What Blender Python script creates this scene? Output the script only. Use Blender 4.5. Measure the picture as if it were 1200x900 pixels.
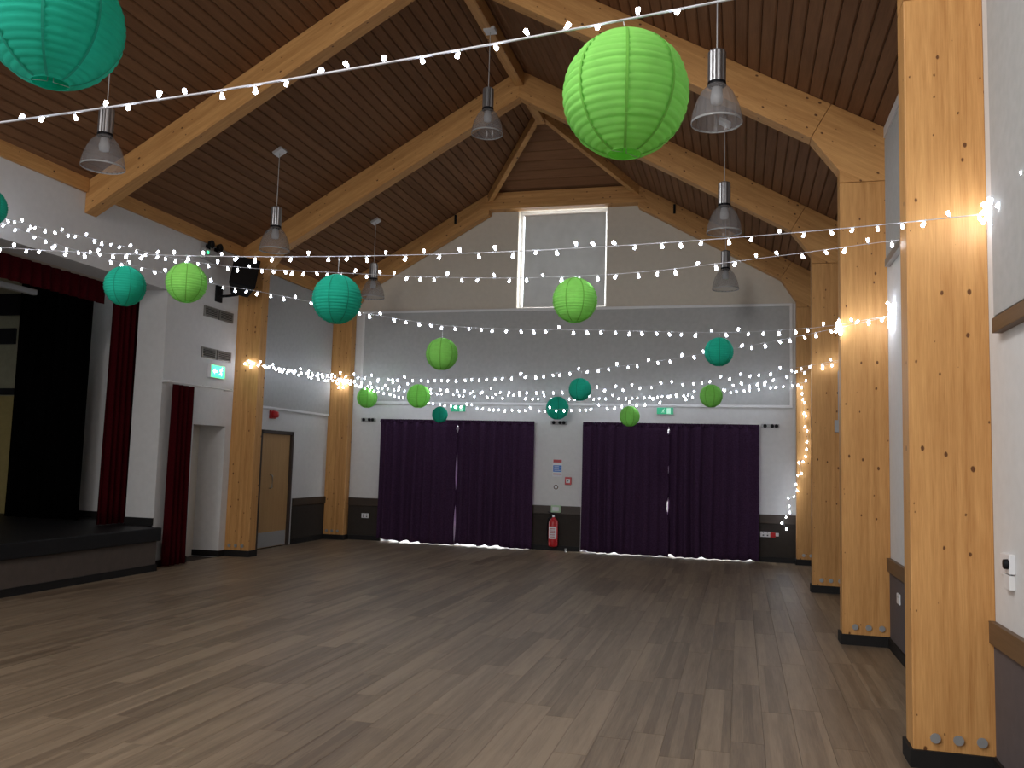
import bpy, math, random
from mathutils import Vector, Matrix
random.seed(7)
R = math.radians
scene = bpy.context.scene
col = scene.collection
for o in list(bpy.data.objects): bpy.data.objects.remove(o)

# ------------------------------------------------------------------ camera
FPX, YAW, PITCH, ROLL, CAMH = 1007.9, R(14.957), R(5.134), R(1.602), 1.6
cd = bpy.data.cameras.new('camera'); cam = bpy.data.objects.new('camera', cd); col.objects.link(cam)
fw = Vector((-math.sin(YAW)*math.cos(PITCH), math.cos(YAW)*math.cos(PITCH), math.sin(PITCH)))
rt0 = Vector((math.cos(YAW), math.sin(YAW), 0)); up0 = rt0.cross(fw)
rt = math.cos(ROLL)*rt0 + math.sin(ROLL)*up0; up = -math.sin(ROLL)*rt0 + math.cos(ROLL)*up0
cam.matrix_world = Matrix(((rt.x, up.x, -fw.x, 0), (rt.y, up.y, -fw.y, 0), (rt.z, up.z, -fw.z, CAMH), (0, 0, 0, 1)))
cd.sensor_fit = 'HORIZONTAL'; cd.sensor_width = 36; cd.lens = FPX/1200*36; cd.clip_start = .05; cd.clip_end = 200
scene.camera = cam

# ------------------------------------------------------------------ world, lights, exposure
w = bpy.data.worlds.new('sky'); scene.world = w; w.use_nodes = True
bg = w.node_tree.nodes['Background']; bg.inputs[0].default_value = (.93, .97, 1, 1); bg.inputs[1].default_value = 5.0
def area(name, loc, direction, sx, sy, power, colr):
    l = bpy.data.lights.new(name, 'AREA'); l.shape = 'RECTANGLE'; l.size = sx; l.size_y = sy; l.energy = power; l.color = colr
    o = bpy.data.objects.new(name, l); col.objects.link(o); o.location = loc
    o.rotation_euler = Vector(direction).to_track_quat('-Z', 'Y').to_euler(); return o
# daylight from the rooflight above the viewer
area('rooflight_daylight', (-2.7, .5, 6.7), (.62, .34, -.70), 2.6, 1.6, 205, (1, .985, .97))
# daylight entering through the unseen rear gable window behind the viewer
area('window_daylight_rear', (-3.2, -3.8, 5.2), (.22, 1, -.30), 3.0, 2.2, 190, (1, .985, .97))
area('side_fill_light', (-7.4, -1.6, 2.0), (1, .45, .05), 2.6, 1.6, 115, (.86, .93, 1))  # added fill from the left, keeps the near right wall bright; no window modelled
vs = scene.view_settings
scene.display_settings.display_device = 'sRGB'
vs.view_transform = 'Standard'; vs.look = 'None'; vs.gamma = 1; vs.use_curve_mapping = False
vs.exposure = 0.62

# ------------------------------------------------------------------ materials
def nt(name):
    m = bpy.data.materials.new(name); m.use_nodes = True
    t = m.node_tree; b = t.nodes['Principled BSDF']; return m, t, b
def N(t, typ, **kw):
    n = t.nodes.new(typ)
    for k, v in kw.items():
        if k.startswith('i_'): n.inputs[k[2:].replace('_', ' ')].default_value = v
        else: setattr(n, k, v)
    return n
def ramp(t, stops):
    n = t.nodes.new('ShaderNodeValToRGB'); e = n.color_ramp.elements
    while len(e) < len(stops): e.new(.5)
    for s, (p, c) in zip(e, stops): s.position = p; s.color = (*c, 1)
    return n
def math_n(t, op, a, b=None):
    n = t.nodes.new('ShaderNodeMath'); n.operation = op
    for i, v in enumerate((a, b)):
        if v is None: continue
        if isinstance(v, (int, float)): n.inputs[i].default_value = v
        else: t.links.new(v, n.inputs[i])
    return n.outputs[0]
def mixc(t, fac, a, b, mode='MIX'):
    n = t.nodes.new('ShaderNodeMix'); n.data_type = 'RGBA'; n.blend_type = mode
    for s, v in ((n.inputs[0], fac), (n.inputs[6], a), (n.inputs[7], b)):
        if isinstance(v, (int, float)): s.default_value = v
        elif isinstance(v, tuple): s.default_value = (*v, 1) if len(v) == 3 else v
        else: t.links.new(v, s)
    return n.outputs[2]
def mapping(t, scale, rot=(0, 0, 0), loc=None):
    tc = N(t, 'ShaderNodeTexCoord'); mp = N(t, 'ShaderNodeMapping')
    mp.inputs['Scale'].default_value = scale; mp.inputs['Rotation'].default_value = rot
    t.links.new(tc.outputs['Object'], mp.inputs['Vector']); return mp
def bump(t, b, h, strength, dist=.01):
    n = N(t, 'ShaderNodeBump'); n.inputs['Strength'].default_value = strength; n.inputs['Distance'].default_value = dist
    t.links.new(h, n.inputs['Height']); t.links.new(n.outputs[0], b.inputs['Normal'])
def paint(name, c, rough=.8, var=.06, scale=2.5, bs=.15, metal=0, spec=.5):
    m, t, b = nt(name); mp = mapping(t, (scale,)*3); n = N(t, 'ShaderNodeTexNoise'); n.inputs['Detail'].default_value = 5
    t.links.new(mp.outputs[0], n.inputs['Vector'])
    r = ramp(t, [(.3, tuple(x*(1-var) for x in c)), (.7, tuple(min(1, x*(1+var)) for x in c))])
    t.links.new(n.outputs[0], r.inputs[0]); t.links.new(r.outputs[0], b.inputs['Base Color'])
    b.inputs['Roughness'].default_value = rough; b.inputs['Metallic'].default_value = metal; b.inputs['Specular IOR Level'].default_value = spec
    if bs:
        mp2 = mapping(t, (60,)*3); n2 = N(t, 'ShaderNodeTexNoise'); t.links.new(mp2.outputs[0], n2.inputs['Vector'])
        bump(t, b, n2.outputs[0], bs, .002)
    return m
def wood(name, dark, light, rot=(0, 0, 0), knots=True, lam=.045, rough=.5, rand=0.0, lamv=.16, spec=.5):
    """grain runs along local Z after the mapping rotation; laminations stack along local X"""
    m, t, b = nt(name); tc = N(t, 'ShaderNodeTexCoord'); rm = N(t, 'ShaderNodeMapping'); rm.inputs['Rotation'].default_value = rot
    t.links.new(tc.outputs['Object'], rm.inputs[0])
    vec = rm.outputs[0]
    if rand:
        oi = N(t, 'ShaderNodeObjectInfo'); geo = N(t, 'ShaderNodeNewGeometry')
        rnd = math_n(t, 'FRACT', math_n(t, 'ADD', oi.outputs['Random'], geo.outputs['Random Per Island']))
        cmb = N(t, 'ShaderNodeCombineXYZ'); k = math_n(t, 'MULTIPLY', rnd, 37.0)
        for i in range(3): t.links.new(k, cmb.inputs[i])
        va = N(t, 'ShaderNodeVectorMath', operation='ADD'); t.links.new(vec, va.inputs[0]); t.links.new(cmb.outputs[0], va.inputs[1]); vec = va.outputs[0]
    def st(s):
        mp = N(t, 'ShaderNodeMapping'); mp.inputs['Scale'].default_value = s; t.links.new(vec, mp.inputs[0]); return mp.outputs[0]
    n1 = N(t, 'ShaderNodeTexNoise'); n1.inputs['Detail'].default_value = 6; n1.inputs['Roughness'].default_value = .6
    t.links.new(st((28, 28, 1.1)), n1.inputs['Vector'])
    n2 = N(t, 'ShaderNodeTexNoise'); n2.inputs['Detail'].default_value = 3
    t.links.new(st((5, 5, .35)), n2.inputs['Vector'])
    f = math_n(t, 'ADD', math_n(t, 'MULTIPLY', n1.outputs[0], .5), math_n(t, 'MULTIPLY', n2.outputs[0], .5))
    if lam:
        sx = N(t, 'ShaderNodeSeparateXYZ'); t.links.new(vec, sx.inputs[0])
        fl = math_n(t, 'FLOOR', math_n(t, 'DIVIDE', sx.outputs[0], lam))
        wn = N(t, 'ShaderNodeTexWhiteNoise', noise_dimensions='1D'); t.links.new(fl, wn.inputs['W'])
        f = math_n(t, 'ADD', f, math_n(t, 'MULTIPLY', math_n(t, 'SUBTRACT', wn.outputs[0], .5), lamv))
    if rand: f = math_n(t, 'ADD', f, math_n(t, 'MULTIPLY', math_n(t, 'SUBTRACT', rnd, .5), rand))
    rp = ramp(t, [(.28, dark), (.72, light)]); t.links.new(f, rp.inputs[0]); c = rp.outputs[0]
    if knots:
        vo = N(t, 'ShaderNodeTexVoronoi', voronoi_dimensions='2D'); vo.inputs['Scale'].default_value = 1
        s3 = N(t, 'ShaderNodeSeparateXYZ'); t.links.new(vec, s3.inputs[0]); c3 = N(t, 'ShaderNodeCombineXYZ')
        wob = N(t, 'ShaderNodeTexNoise'); wob.inputs['Scale'].default_value = 40; t.links.new(vec, wob.inputs['Vector'])
        t.links.new(math_n(t, 'ADD', math_n(t, 'MULTIPLY', math_n(t, 'ADD', s3.outputs[0], math_n(t, 'MULTIPLY', s3.outputs[1], .8)), 8), math_n(t, 'MULTIPLY', wob.outputs[0], .08)), c3.inputs[0])
        t.links.new(math_n(t, 'MULTIPLY', s3.outputs[2], 5), c3.inputs[1]); t.links.new(c3.outputs[0], vo.inputs['Vector'])
        sp = N(t, 'ShaderNodeSeparateColor'); t.links.new(vo.outputs['Color'], sp.inputs[0])
        rad = math_n(t, 'MULTIPLY', math_n(t, 'SUBTRACT', sp.outputs[0], .30), .145)
        k = math_n(t, 'SUBTRACT', rad, vo.outputs['Distance'])
        kr = ramp(t, [(0, (0, 0, 0)), (.03, (1, 1, 1))]); t.links.new(k, kr.inputs[0])
        c = mixc(t, math_n(t, 'MULTIPLY', kr.outputs[0], .93), c, (.10, .035, .012))
    t.links.new(c, b.inputs['Base Color']); b.inputs['Roughness'].default_value = rough; b.inputs['Specular IOR Level'].default_value = spec
    bump(t, b, n1.outputs[0], .12, .003)
    return m
def simple(name, c, rough=.5, metal=0, emit=0, trans=0):
    m, t, b = nt(name); b.inputs['Base Color'].default_value = (*c, 1); b.inputs['Roughness'].default_value = rough; b.inputs['Metallic'].default_value = metal
    nz = N(t, 'ShaderNodeTexNoise'); nz.inputs['Scale'].default_value = 30
    r = ramp(t, [(.3, tuple(x*.94 for x in c)), (.7, c)]); t.links.new(nz.outputs[0], r.inputs[0]); t.links.new(r.outputs[0], b.inputs['Base Color'])
    if emit: b.inputs['Emission Color'].default_value = (*c, 1); b.inputs['Emission Strength'].default_value = emit
    return m
def seethrough(name, c, alpha, rough=.3):
    m, t, b = nt(name); tr = N(t, 'ShaderNodeBsdfTransparent'); mx = N(t, 'ShaderNodeMixShader'); mx.inputs[0].default_value = alpha
    b.inputs['Base Color'].default_value = (*c, 1); b.inputs['Roughness'].default_value = rough
    t.links.new(tr.outputs[0], mx.inputs[1]); t.links.new(b.outputs[0], mx.inputs[2]); t.links.new(mx.outputs[0], t.nodes['Material Output'].inputs[0]); return m
def translucent(name, c, f, rough=.9, weave=0, bumpn=None):
    m, t, b = nt(name); tl = N(t, 'ShaderNodeBsdfTranslucent'); mx = N(t, 'ShaderNodeMixShader'); mx.inputs[0].default_value = f
    nz = N(t, 'ShaderNodeTexNoise'); nz.inputs['Scale'].default_value = 8
    r = ramp(t, [(.3, tuple(x*.9 for x in c)), (.7, c)]); t.links.new(nz.outputs[0], r.inputs[0])
    t.links.new(r.outputs[0], b.inputs['Base Color']); t.links.new(r.outputs[0], tl.inputs[0]); b.inputs['Roughness'].default_value = rough
    t.links.new(b.outputs[0], mx.inputs[1]); t.links.new(tl.outputs[0], mx.inputs[2]); t.links.new(mx.outputs[0], t.nodes['Material Output'].inputs[0]); return m

SL = math.atan(.5664)
PINE_D, PINE_L = (.42, .195, .060), (.68, .375, .138)
M = {}
M['col'] = wood('glulam_upright', PINE_D, PINE_L, spec=.25)
M['raft_l'] = wood('glulam_rising', PINE_D, PINE_L, rot=(0, -(math.pi/2-SL), 0), spec=.25)
M['raft_r'] = wood('glulam_falling', PINE_D, PINE_L, rot=(0, (math.pi/2-SL), 0), spec=.25)
M['beam_x'] = wood('glulam_level', PINE_D, PINE_L, rot=(0, math.pi/2, 0), spec=.25)
M['beam_y'] = wood('glulam_lengthwise', PINE_D, PINE_L, rot=(math.pi/2, 0, 0), spec=.25)
M['board'] = wood('stained_pine_board', (.150, .070, .032), (.250, .122, .058), rot=(math.pi/2, 0, 0), knots=False, lam=0, rand=.2, rough=.7, spec=.15)
M['board_x'] = wood('stained_pine_board_hip', (.150, .070, .032), (.250, .122, .058), rot=(0, math.pi/2, 0), knots=False, lam=0, rand=.2, rough=.7, spec=.15)
M['deck'] = paint('dark_roof_deck', (.03, .015, .01))
M['plank'] = wood('oak_floor_plank', (.142, .100, .064), (.30, .225, .150), rot=(math.pi/2, 0, 0), knots=False, lam=.0633, rand=.24, rough=.42, lamv=.24)
M['subfloor'] = paint('sub_floor', (.05, .035, .025))
M['wall'] = paint('white_wall_paint', (.67, .67, .665), .85, .03)
M['gable'] = paint('cream_warm_lit_wall_paint', (.63, .575, .49), .85, .03)  # on the gable, part of the cream is warm light tinted into white paint
M['acoustic'] = paint('grey_fabric_panel', (.44, .44, .43), .95, .05, 3, .4)
M['trimw'] = paint('white_trim_paint', (.72, .72, .72), .5, .02)
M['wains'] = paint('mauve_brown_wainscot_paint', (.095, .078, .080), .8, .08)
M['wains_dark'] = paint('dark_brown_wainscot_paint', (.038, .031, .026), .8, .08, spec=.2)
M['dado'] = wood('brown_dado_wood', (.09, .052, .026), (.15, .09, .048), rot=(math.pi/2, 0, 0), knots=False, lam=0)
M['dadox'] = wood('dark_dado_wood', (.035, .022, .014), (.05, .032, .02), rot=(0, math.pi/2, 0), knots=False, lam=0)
M['black'] = paint('black_skirting', (.012, .011, .011), .6, .1, spec=.25)
M['door'] = wood('door_veneer', (.40, .23, .09), (.52, .32, .14), knots=False, lam=0)
M['doorframe'] = paint('dark_door_frame', (.05, .035, .028), .6)
M['steel'] = simple('brushed_steel', (.55, .55, .56), .35, .9)
M['alu'] = simple('ribbed_aluminium', (.42, .43, .45), .35, .85)
M['zinc'] = simple('zinc_bolt', (.45, .47, .48), .4, .6)
M['shade'] = seethrough('prismatic_acrylic', (.30, .29, .29), .45, .22)
M['shade_rim'] = seethrough('prismatic_acrylic_rim', (.5, .5, .5), .7, .15)
M['cord'] = simple('pale_cord', (.55, .55, .54), .6)
M['wire'] = simple('clear_pvc_wire', (.50, .50, .54), .35)
M['led'] = simple('led_glow', (.80, .88, 1.0), .3, 0, 20)
M['ledbody'] = simple('clear_led_holder', (.7, .72, .75), .25)
M['green'] = translucent('lime_paper', (.30, .76, .15), .35)
M['teal'] = translucent('teal_paper', (.010, .50, .34), .35)
M['green_seam'] = translucent('lime_paper_overlap', (.16, .46, .06), .2)
M['teal_seam'] = translucent('teal_paper_overlap', (.005, .30, .20), .2)
M['red_curtain'] = paint('dark_red_velvet', (.042, .002, .004), .95, .2, 9, .3, spec=.05)
M['purple_curtain'] = paint('aubergine_curtain_cloth', (.047, .022, .053), .95, .25, 9, .3, spec=.08)
M['black_curtain'] = paint('black_stage_cloth', (.0015, .0015, .0015), 1, .2, spec=.02)
M['stage_dark'] = paint('black_stage_floor', (.009, .009, .010), .5, .2, spec=.25)
M['stage_front'] = paint('brown_stage_front', (.085, .066, .055), .85, .08)
M['cream'] = paint('cream_stage_wall', (.30, .29, .20), .85)
M['ochre'] = paint('ochre_panel', (.28, .22, .08), .8)
M['blackp'] = paint('black_plastic', (.006, .006, .008), .6, bs=0, spec=.2)
M['greyp'] = simple('grey_plastic', (.38, .38, .38), .5)
M['vent'] = simple('grey_vent_metal', (.26, .25, .23), .5, .3)
M['ventdark'] = simple('vent_cavity', (.05, .048, .045), .8)
M['whitep'] = simple('white_plastic', (.75, .76, .78), .4)
M['red'] = simple('red_enamel', (.50, .015, .02), .3)
M['redp'] = simple('red_plastic', (.45, .03, .03), .4)
M['blue'] = simple('blue_print', (.05, .20, .60), .5)
M['signgreen'] = simple('sign_green', (.02, .40, .20), .5, 0, .25)
M['signpale'] = simple('sign_pale_green', (.45, .80, .62), .5, 0, .35)
M['exitlit'] = simple('lit_exit_green', (.05, .85, .30), .5, 0, 1.5)
M['exitwhite'] = simple('lit_exit_white', (.8, 1, .88), .5, 0, 1.2)
M['greenbox'] = simple('pale_green_box', (.45, .62, .42), .6)
M['glass'] = seethrough('window_glass', (.8, .85, .85), .08, .05)
M['blind'] = translucent('roller_blind_cloth', (.62, .62, .61), .2)
M['paving'] = paint('outside_paving', (.55, .52, .48), .9)

# ------------------------------------------------------------------ mesh helpers
class MB:
    def __init__(s): s.v, s.f, s.m = [], [], []
    def add(s, vs_, fs, mi=0):
        b = len(s.v); s.v += [tuple(x) for x in vs_]; s.f += [tuple(b+i for i in f) for f in fs]; s.m += [mi]*len(fs); return s
    def box(s, a, b, mi=0):
        x0, y0, z0 = a; x1, y1, z1 = b
        return s.add([(x0,y0,z0),(x1,y0,z0),(x1,y1,z0),(x0,y1,z0),(x0,y0,z1),(x1,y0,z1),(x1,y1,z1),(x0,y1,z1)],
                     [(0,3,2,1),(4,5,6,7),(0,1,5,4),(1,2,6,5),(2,3,7,6),(3,0,4,7)], mi)
    def obox(s, c, half, rot, mi=0):
        m = rot.to_3x3(); c = Vector(c); vs_ = []
        for z in (-1, 1):
            for x, y in ((-1,-1),(1,-1),(1,1),(-1,1)): vs_.append(c + m @ Vector((x*half[0], y*half[1], z*half[2])))
        return s.add(vs_, [(0,3,2,1),(4,5,6,7),(0,1,5,4),(1,2,6,5),(2,3,7,6),(3,0,4,7)], mi)
    def prism(s, poly, a, b, axis=1, mi=0):
        """polygon (2D, other two axes in order) extruded along axis from a to b"""
        def P(p, d):
            q = list(p); q.insert(axis, d); return tuple(q)
        n = len(poly); area_ = sum(poly[i][0]*poly[(i+1)%n][1]-poly[(i+1)%n][0]*poly[i][1] for i in range(n))
        if (area_ > 0) == (axis == 1): poly = poly[::-1]
        vs_ = [P(p, a) for p in poly] + [P(p, b) for p in poly]
        fs = [tuple(range(n))[::-1], tuple(range(n, 2*n))] + [(i, (i+1) % n, n+(i+1) % n, n+i) for i in range(n)]
        return s.add(vs_, fs, mi)
    def lathe(s, prof, seg=24, c=(0,0,0), mi=0, axis='Z', closed=False):
        vs_, fs = [], []
        for r, z in prof:
            for k in range(seg):
                a = 2*math.pi*k/seg; p = (r*math.cos(a), r*math.sin(a), z)
                if axis == 'Y': p = (p[0], z, p[1])
                if axis == 'X': p = (z, p[0], p[1])
                vs_.append((c[0]+p[0], c[1]+p[1], c[2]+p[2]))
        for j in range(len(prof)-1):
            for k in range(seg):
                a, b = j*seg+k, j*seg+(k+1) % seg; fs.append((a, b, b+seg, a+seg) if axis != 'Y' else (a, a+seg, b+seg, b))
        return s.add(vs_, fs, mi)
    def tube(s, pts, r, seg=6, mi=0, cap=True):
        pts = [Vector(p) for p in pts]; vs_, fs = [], []
        for i, p in enumerate(pts):
            d = (pts[min(i+1, len(pts)-1)] - pts[max(i-1, 0)]).normalized()
            u = d.cross(Vector((0, 0, 1)));  u = u.normalized() if u.length > .05 else Vector((1, 0, 0)); v = d.cross(u).normalized()
            for k in range(seg):
                a = 2*math.pi*k/seg; vs_.append(p + r*(math.cos(a)*u + math.sin(a)*v))
        for j in range(len(pts)-1):
            for k in range(seg):
                a, b = j*seg+k, j*seg+(k+1) % seg; fs.append((a, a+seg, b+seg, b))
        if cap: fs += [tuple(range(seg)), tuple(range((len(pts)-1)*seg, len(pts)*seg))[::-1]]
        return s.add(vs_, fs, mi)
    def mesh(s, name, mats, smooth=False, shift=(0,0,0)):
        me = bpy.data.meshes.new(name); me.from_pydata([(x-shift[0], y-shift[1], z-shift[2]) for x, y, z in s.v], [], s.f)
        for m in (mats if isinstance(mats, (list, tuple)) else [mats]): me.materials.append(m)
        me.polygons.foreach_set('material_index', s.m)
        if smooth: me.polygons.foreach_set('use_smooth', [True]*len(me.polygons))
        me.update(); return me
    def obj(s, name, mats, root=None, smooth=False, bevel=0, local=False):
        sh = (0,0,0)
        if root is not None and not local: sh = root_loc(root)
        if root is None and not local:
            xs, ys, zs = zip(*s.v); sh = ((min(xs)+max(xs))/2, (min(ys)+max(ys))/2, min(zs))
        o = bpy.data.objects.new(name, s.mesh(name, mats, smooth, sh)); col.objects.link(o)
        if root is not None: o.parent = root
        elif not local: o.location = sh
        if bevel:
            b = o.modifiers.new('bevel', 'BEVEL'); b.width = bevel; b.segments = 2; b.limit_method = 'ANGLE'
        if smooth: sm = None
        return o
def root_loc(r):
    p = Vector((0,0,0))
    while r is not None: p += Vector(r.location); r = r.parent
    return tuple(p)
def thing(name, loc, label, cat, group=None):
    o = bpy.data.objects.new(name, None); col.objects.link(o); o.location = loc; o.empty_display_size = .1
    return tag(o, label, cat, group)
def tag(o, label=None, cat=None, group=None, kind=None):
    if label: o['label'] = label
    if cat: o['category'] = cat
    if group: o['group'] = group
    if kind: o['kind'] = kind
    return o
def S(o, label=None, cat=None):
    return tag(o, label, cat, None, 'structure')
def bx(a, b, mi=0): return MB().box(a, b, mi)
def inst(src, parent, loc, rot=None, scale=None):
    o = src.copy(); col.objects.link(o); o.parent = parent; o.location = loc
    if rot is not None: o.rotation_euler = rot
    if scale is not None: o.scale = (scale,)*3
    return o
def meshobj(name, me, parent, loc, rot=(0,0,0), scale=1):
    o = bpy.data.objects.new(name, me); col.objects.link(o); o.parent = parent; o.location = loc; o.rotation_euler = rot; o.scale = (scale,)*3; return o

# ------------------------------------------------------------------ dimensions
XW, XI = 1.342, .92            # right wall face, inner face of the right columns
XL, XJ = -7.84, -7.41         # left wall face, inner face of the left columns
XM = (XW+XL)/2; YB = 15.62; YR = -4.0
ZE, ZR = 4.90, 7.505
def ceil_z(x): return ZR - .5664*abs(x-XM)
FR = [5.28, 8.67, 12.10, 15.42]; FT = .20

# ------------------------------------------------------------------ floor
fl = S(bx((XL-.5, YR, -.06), (XW+.3, YB+.3, -.014)).obj('floor', M['subfloor']), 'brown wood-effect plank floor of the hall', 'floor')
PWD, PLN = .19, 1.40
def plank_mb(mb, x0, x1, y0, y1):
    g, c, z0, z1 = .0006, .0014, -.012, 0
    x0 += g; x1 -= g; y0 += g; y1 -= g
    mb.add([(x0,y0,z0),(x1,y0,z0),(x1,y1,z0),(x0,y1,z0),(x0,y0,z1-c*.5),(x1,y0,z1-c*.5),(x1,y1,z1-c*.5),(x0,y1,z1-c*.5),(x0+c,y0+c,z1),(x1-c,y0+c,z1),(x1-c,y1-c,z1),(x0+c,y1-c,z1)],
           [(0,1,5,4),(1,2,6,5),(2,3,7,6),(3,0,4,7),(4,5,9,8),(5,6,10,9),(6,7,11,10),(7,4,8,11),(8,9,10,11)])
cells = []
nrow = int((XW-XL)/PWD)+1
for i in range(nrow):
    x0 = XL + i*PWD; x1 = min(x0+PWD, XW); y = YR - random.random()*PLN
    while y < YB:
        ya, yb = max(y, YR), min(y+PLN, YB)
        if yb-ya > .02 and x1-x0 > .02:
            c = Vector(((x0+x1)/2, (ya+yb)/2, 0)); d = c - Vector((0, 0, CAMH))
            z = d.dot(fw); px = abs(d.dot(rt)/z)*FPX if z > .1 else 9e9; py = -d.dot(up)/z*FPX if z > .1 else 9e9
            full = (abs(yb-ya-PLN) < 1e-6 and abs(x1-x0-PWD) < 1e-6)
            cells.append((0 if (px < 640 and py < 560 and full and c.x < XW-.1) else 1, z, x0, x1, ya, yb))
        y += PLN
cells.sort()
pm = MB(); plank_mb(pm, -PWD/2, PWD/2, -PLN/2, PLN/2); pme = pm.mesh('plank', M['plank'])
fx, fy, fz = fl.location
rest = MB()
for k, (vis, z, x0, x1, ya, yb) in enumerate(cells):
    if vis == 0 and k < 298: meshobj('plank', pme, fl, ((x0+x1)/2-fx, (ya+yb)/2-fy, -fz))
    else: plank_mb(rest, x0, x1, ya, yb)
tag(rest.obj('plank_remainder', M['plank'], fl), kind='stuff')

# ------------------------------------------------------------------ ceiling
dk = MB()
for s in (-1, 1):
    xe = XM + s*(XW-XM+.5)
    dk.prism([(XM, ZR+.03), (xe, ceil_z(xe)+.03), (xe, ceil_z(xe)+.15), (XM, ZR+.15)], YR-.3, YB+.3)
HY, HZ = 13.52, 6.70                                 # hip springs from the ridge at HY and lands on the collar at height HZ
def hip_z(y): return ZR - (y-HY)/(YB-HY)*(ZR-HZ)
cl = S(dk.obj('ceiling', M['deck']), 'dark stained boarded pitched ceiling', 'ceiling')
cx, cy, cz = cl.location
slen = (XW-XM)/math.cos(SL); NBD = 39; bw = slen/NBD
def board_mesh(L, mat):
    h, g, c, th = bw/2, .0032, .012, .022
    sec = [(-h+g, th), (-h+g, c), (-h+g+c, 0), (h-g-c, 0), (h-g, c), (h-g, th)]
    return MB().prism(sec, -L/2, L/2).mesh('ceiling_board', mat)
bays = [(1.98, 5.38), (5.38, 8.77), (8.77, 12.20), (12.20, 15.60)]
bms = [board_mesh(b-a-.003, M['board']) for a, b in bays]
back_rest = MB()
for s in (-1, 1):
    for i in range(NBD):
        d = (i+.5)*bw; x = XM + s*d*math.cos(SL); z = ZR - d*math.sin(SL)
        for k, (a, b) in enumerate(bays):
            if k == 0:
                back_rest.obox((x, (YR+b)/2, z+.011), (bw/2-.003, (b-YR)/2, .011), Matrix.Rotation(s*SL, 4, 'Y')); continue
            meshobj('ceiling_board', bms[k], cl, (x-cx, (a+b)/2-cy, z-cz), (0, s*SL, 0))
tag(back_rest.obj('ceiling_board_remainder', M['board'], cl), kind='stuff')
# hipped end: level boards between the two hip rafters
nh = 9
hs = math.atan((ZR-HZ)/(YB-HY))
for i in range(nh):
    f0, f1 = i/nh, (i+1)/nh
    y0, y1 = HY+(YB-HY)*f0, HY+(YB-HY)*f1; w0, w1 = (ZR-hip_z(y0))/.5664, (ZR-hip_z(y1))/.5664
    z0, z1 = hip_z(y0)-.045, hip_z(y1)-.045; e = .012
    mb = MB().add([(XM-w0, y0+e, z0), (XM+w0, y0+e, z0), (XM+w1, y1-e, z1), (XM-w1, y1-e, z1),
                   (XM-w0, y0+e, z0+.03), (XM+w0, y0+e, z0+.03), (XM+w1, y1-e, z1+.03), (XM-w1, y1-e, z1+.03)],
                  [(0,3,2,1),(4,5,6,7),(0,1,5,4),(1,2,6,5),(2,3,7,6),(3,0,4,7)])
    mb.obj('ceiling_board', M['board_x'], cl)

# ------------------------------------------------------------------ walls
# back wall with its openings (window high up, two door openings behind the curtains)
WX0, WX1, WZ0, WZ1 = -4.13, -2.42, 4.50, 6.42
D = [(-6.70, -3.76), (-2.79, .25)]; DZ = 2.31
def grid_wall(xs, zs, holes, y0, y1, mb):
    for i in range(len(xs)-1):
        for j in range(len(zs)-1):
            xm, zm = (xs[i]+xs[i+1])/2, (zs[j]+zs[j+1])/2
            if any(a < xm < b and c < zm < d for a, b, c, d in holes): continue
            mb.box((xs[i], y0, zs[j]), (xs[i+1], y1, zs[j+1]))
low = MB(); grid_wall([XL-.4, D[0][0], D[0][1], D[1][0], D[1][1], XW+.3], [0, DZ, 4.48], [(*D[0], 0, DZ), (*D[1], 0, DZ)], YB, YB+.3, low)
wb = S(low.obj('wall_back', M['wall']), 'white back wall behind the purple curtains', 'wall')
gb = MB(); grid_wall([XL-.4, WX0, WX1, XW+.3], [4.48, WZ0, WZ1, 7.7], [(WX0, WX1, WZ0, WZ1)], YB, YB+.3, gb)
gb.obj('gable_wall', M['gable'], wb)
bx((-7.22, YB-.035, 2.70), (.82, YB, 4.44)).obj('acoustic_panel', M['acoustic'], wb, bevel=.004)
fr = MB()
for a, b in (((-7.27, 2.65), (.87, 2.70)), ((-7.27, 4.44), (.87, 4.49)), ((-7.27, 2.70), (-7.22, 4.44)), ((.82, 2.70), (.87, 4.44))):
    fr.box((a[0], YB-.04, a[1]), (b[0], YB, b[1]))
fr.obj('panel_frame', M['trimw'], wb, bevel=.004)
for a, b in ((XL, D[0][0]-.02), (D[0][1]+.02, D[1][0]-.02), (D[1][1]+.02, XW)):
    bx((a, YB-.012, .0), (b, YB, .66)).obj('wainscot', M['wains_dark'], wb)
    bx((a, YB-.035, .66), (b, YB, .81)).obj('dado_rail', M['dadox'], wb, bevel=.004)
    S(bx((a, YB-.03, 0), (b, YB-.012, .09)).obj('baseboard_back', M['black']), 'black skirting along the back wall', 'skirting')
# right wall
wr = S(bx((XW, YR, 0), (XW+.3, YB, 5.05)).obj('wall_right', M['wall']), 'bright white right wall behind the columns', 'wall')
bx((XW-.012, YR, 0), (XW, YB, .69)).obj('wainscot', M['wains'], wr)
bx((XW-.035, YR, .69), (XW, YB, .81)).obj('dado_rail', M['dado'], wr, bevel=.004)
bx((XW-.04, 1.9, 2.44), (XW, 5.04, 4.80)).obj('acoustic_panel', M['acoustic'], wr, bevel=.004)
bx((XW-.05, 1.9, 2.35), (XW, 5.04, 2.43)).obj('panel_ledge', M['dado'], wr, bevel=.004)
for k, (a, b) in enumerate(((5.62, 8.50), (9.05, 11.93), (12.45, 15.3))):
    bx((XW-.04, a, 3.58), (XW, b, 4.72)).obj('acoustic_panel', M['acoustic'], wr, bevel=.004)
    bx((XW-.05, a, 3.50), (XW, b, 3.57)).obj('panel_ledge', M['vent'], wr, bevel=.004)
bx((XW-.02, YR, 4.80), (XW+.1, YB, 4.90)).obj('cornice', M['trimw'], wr)
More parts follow.
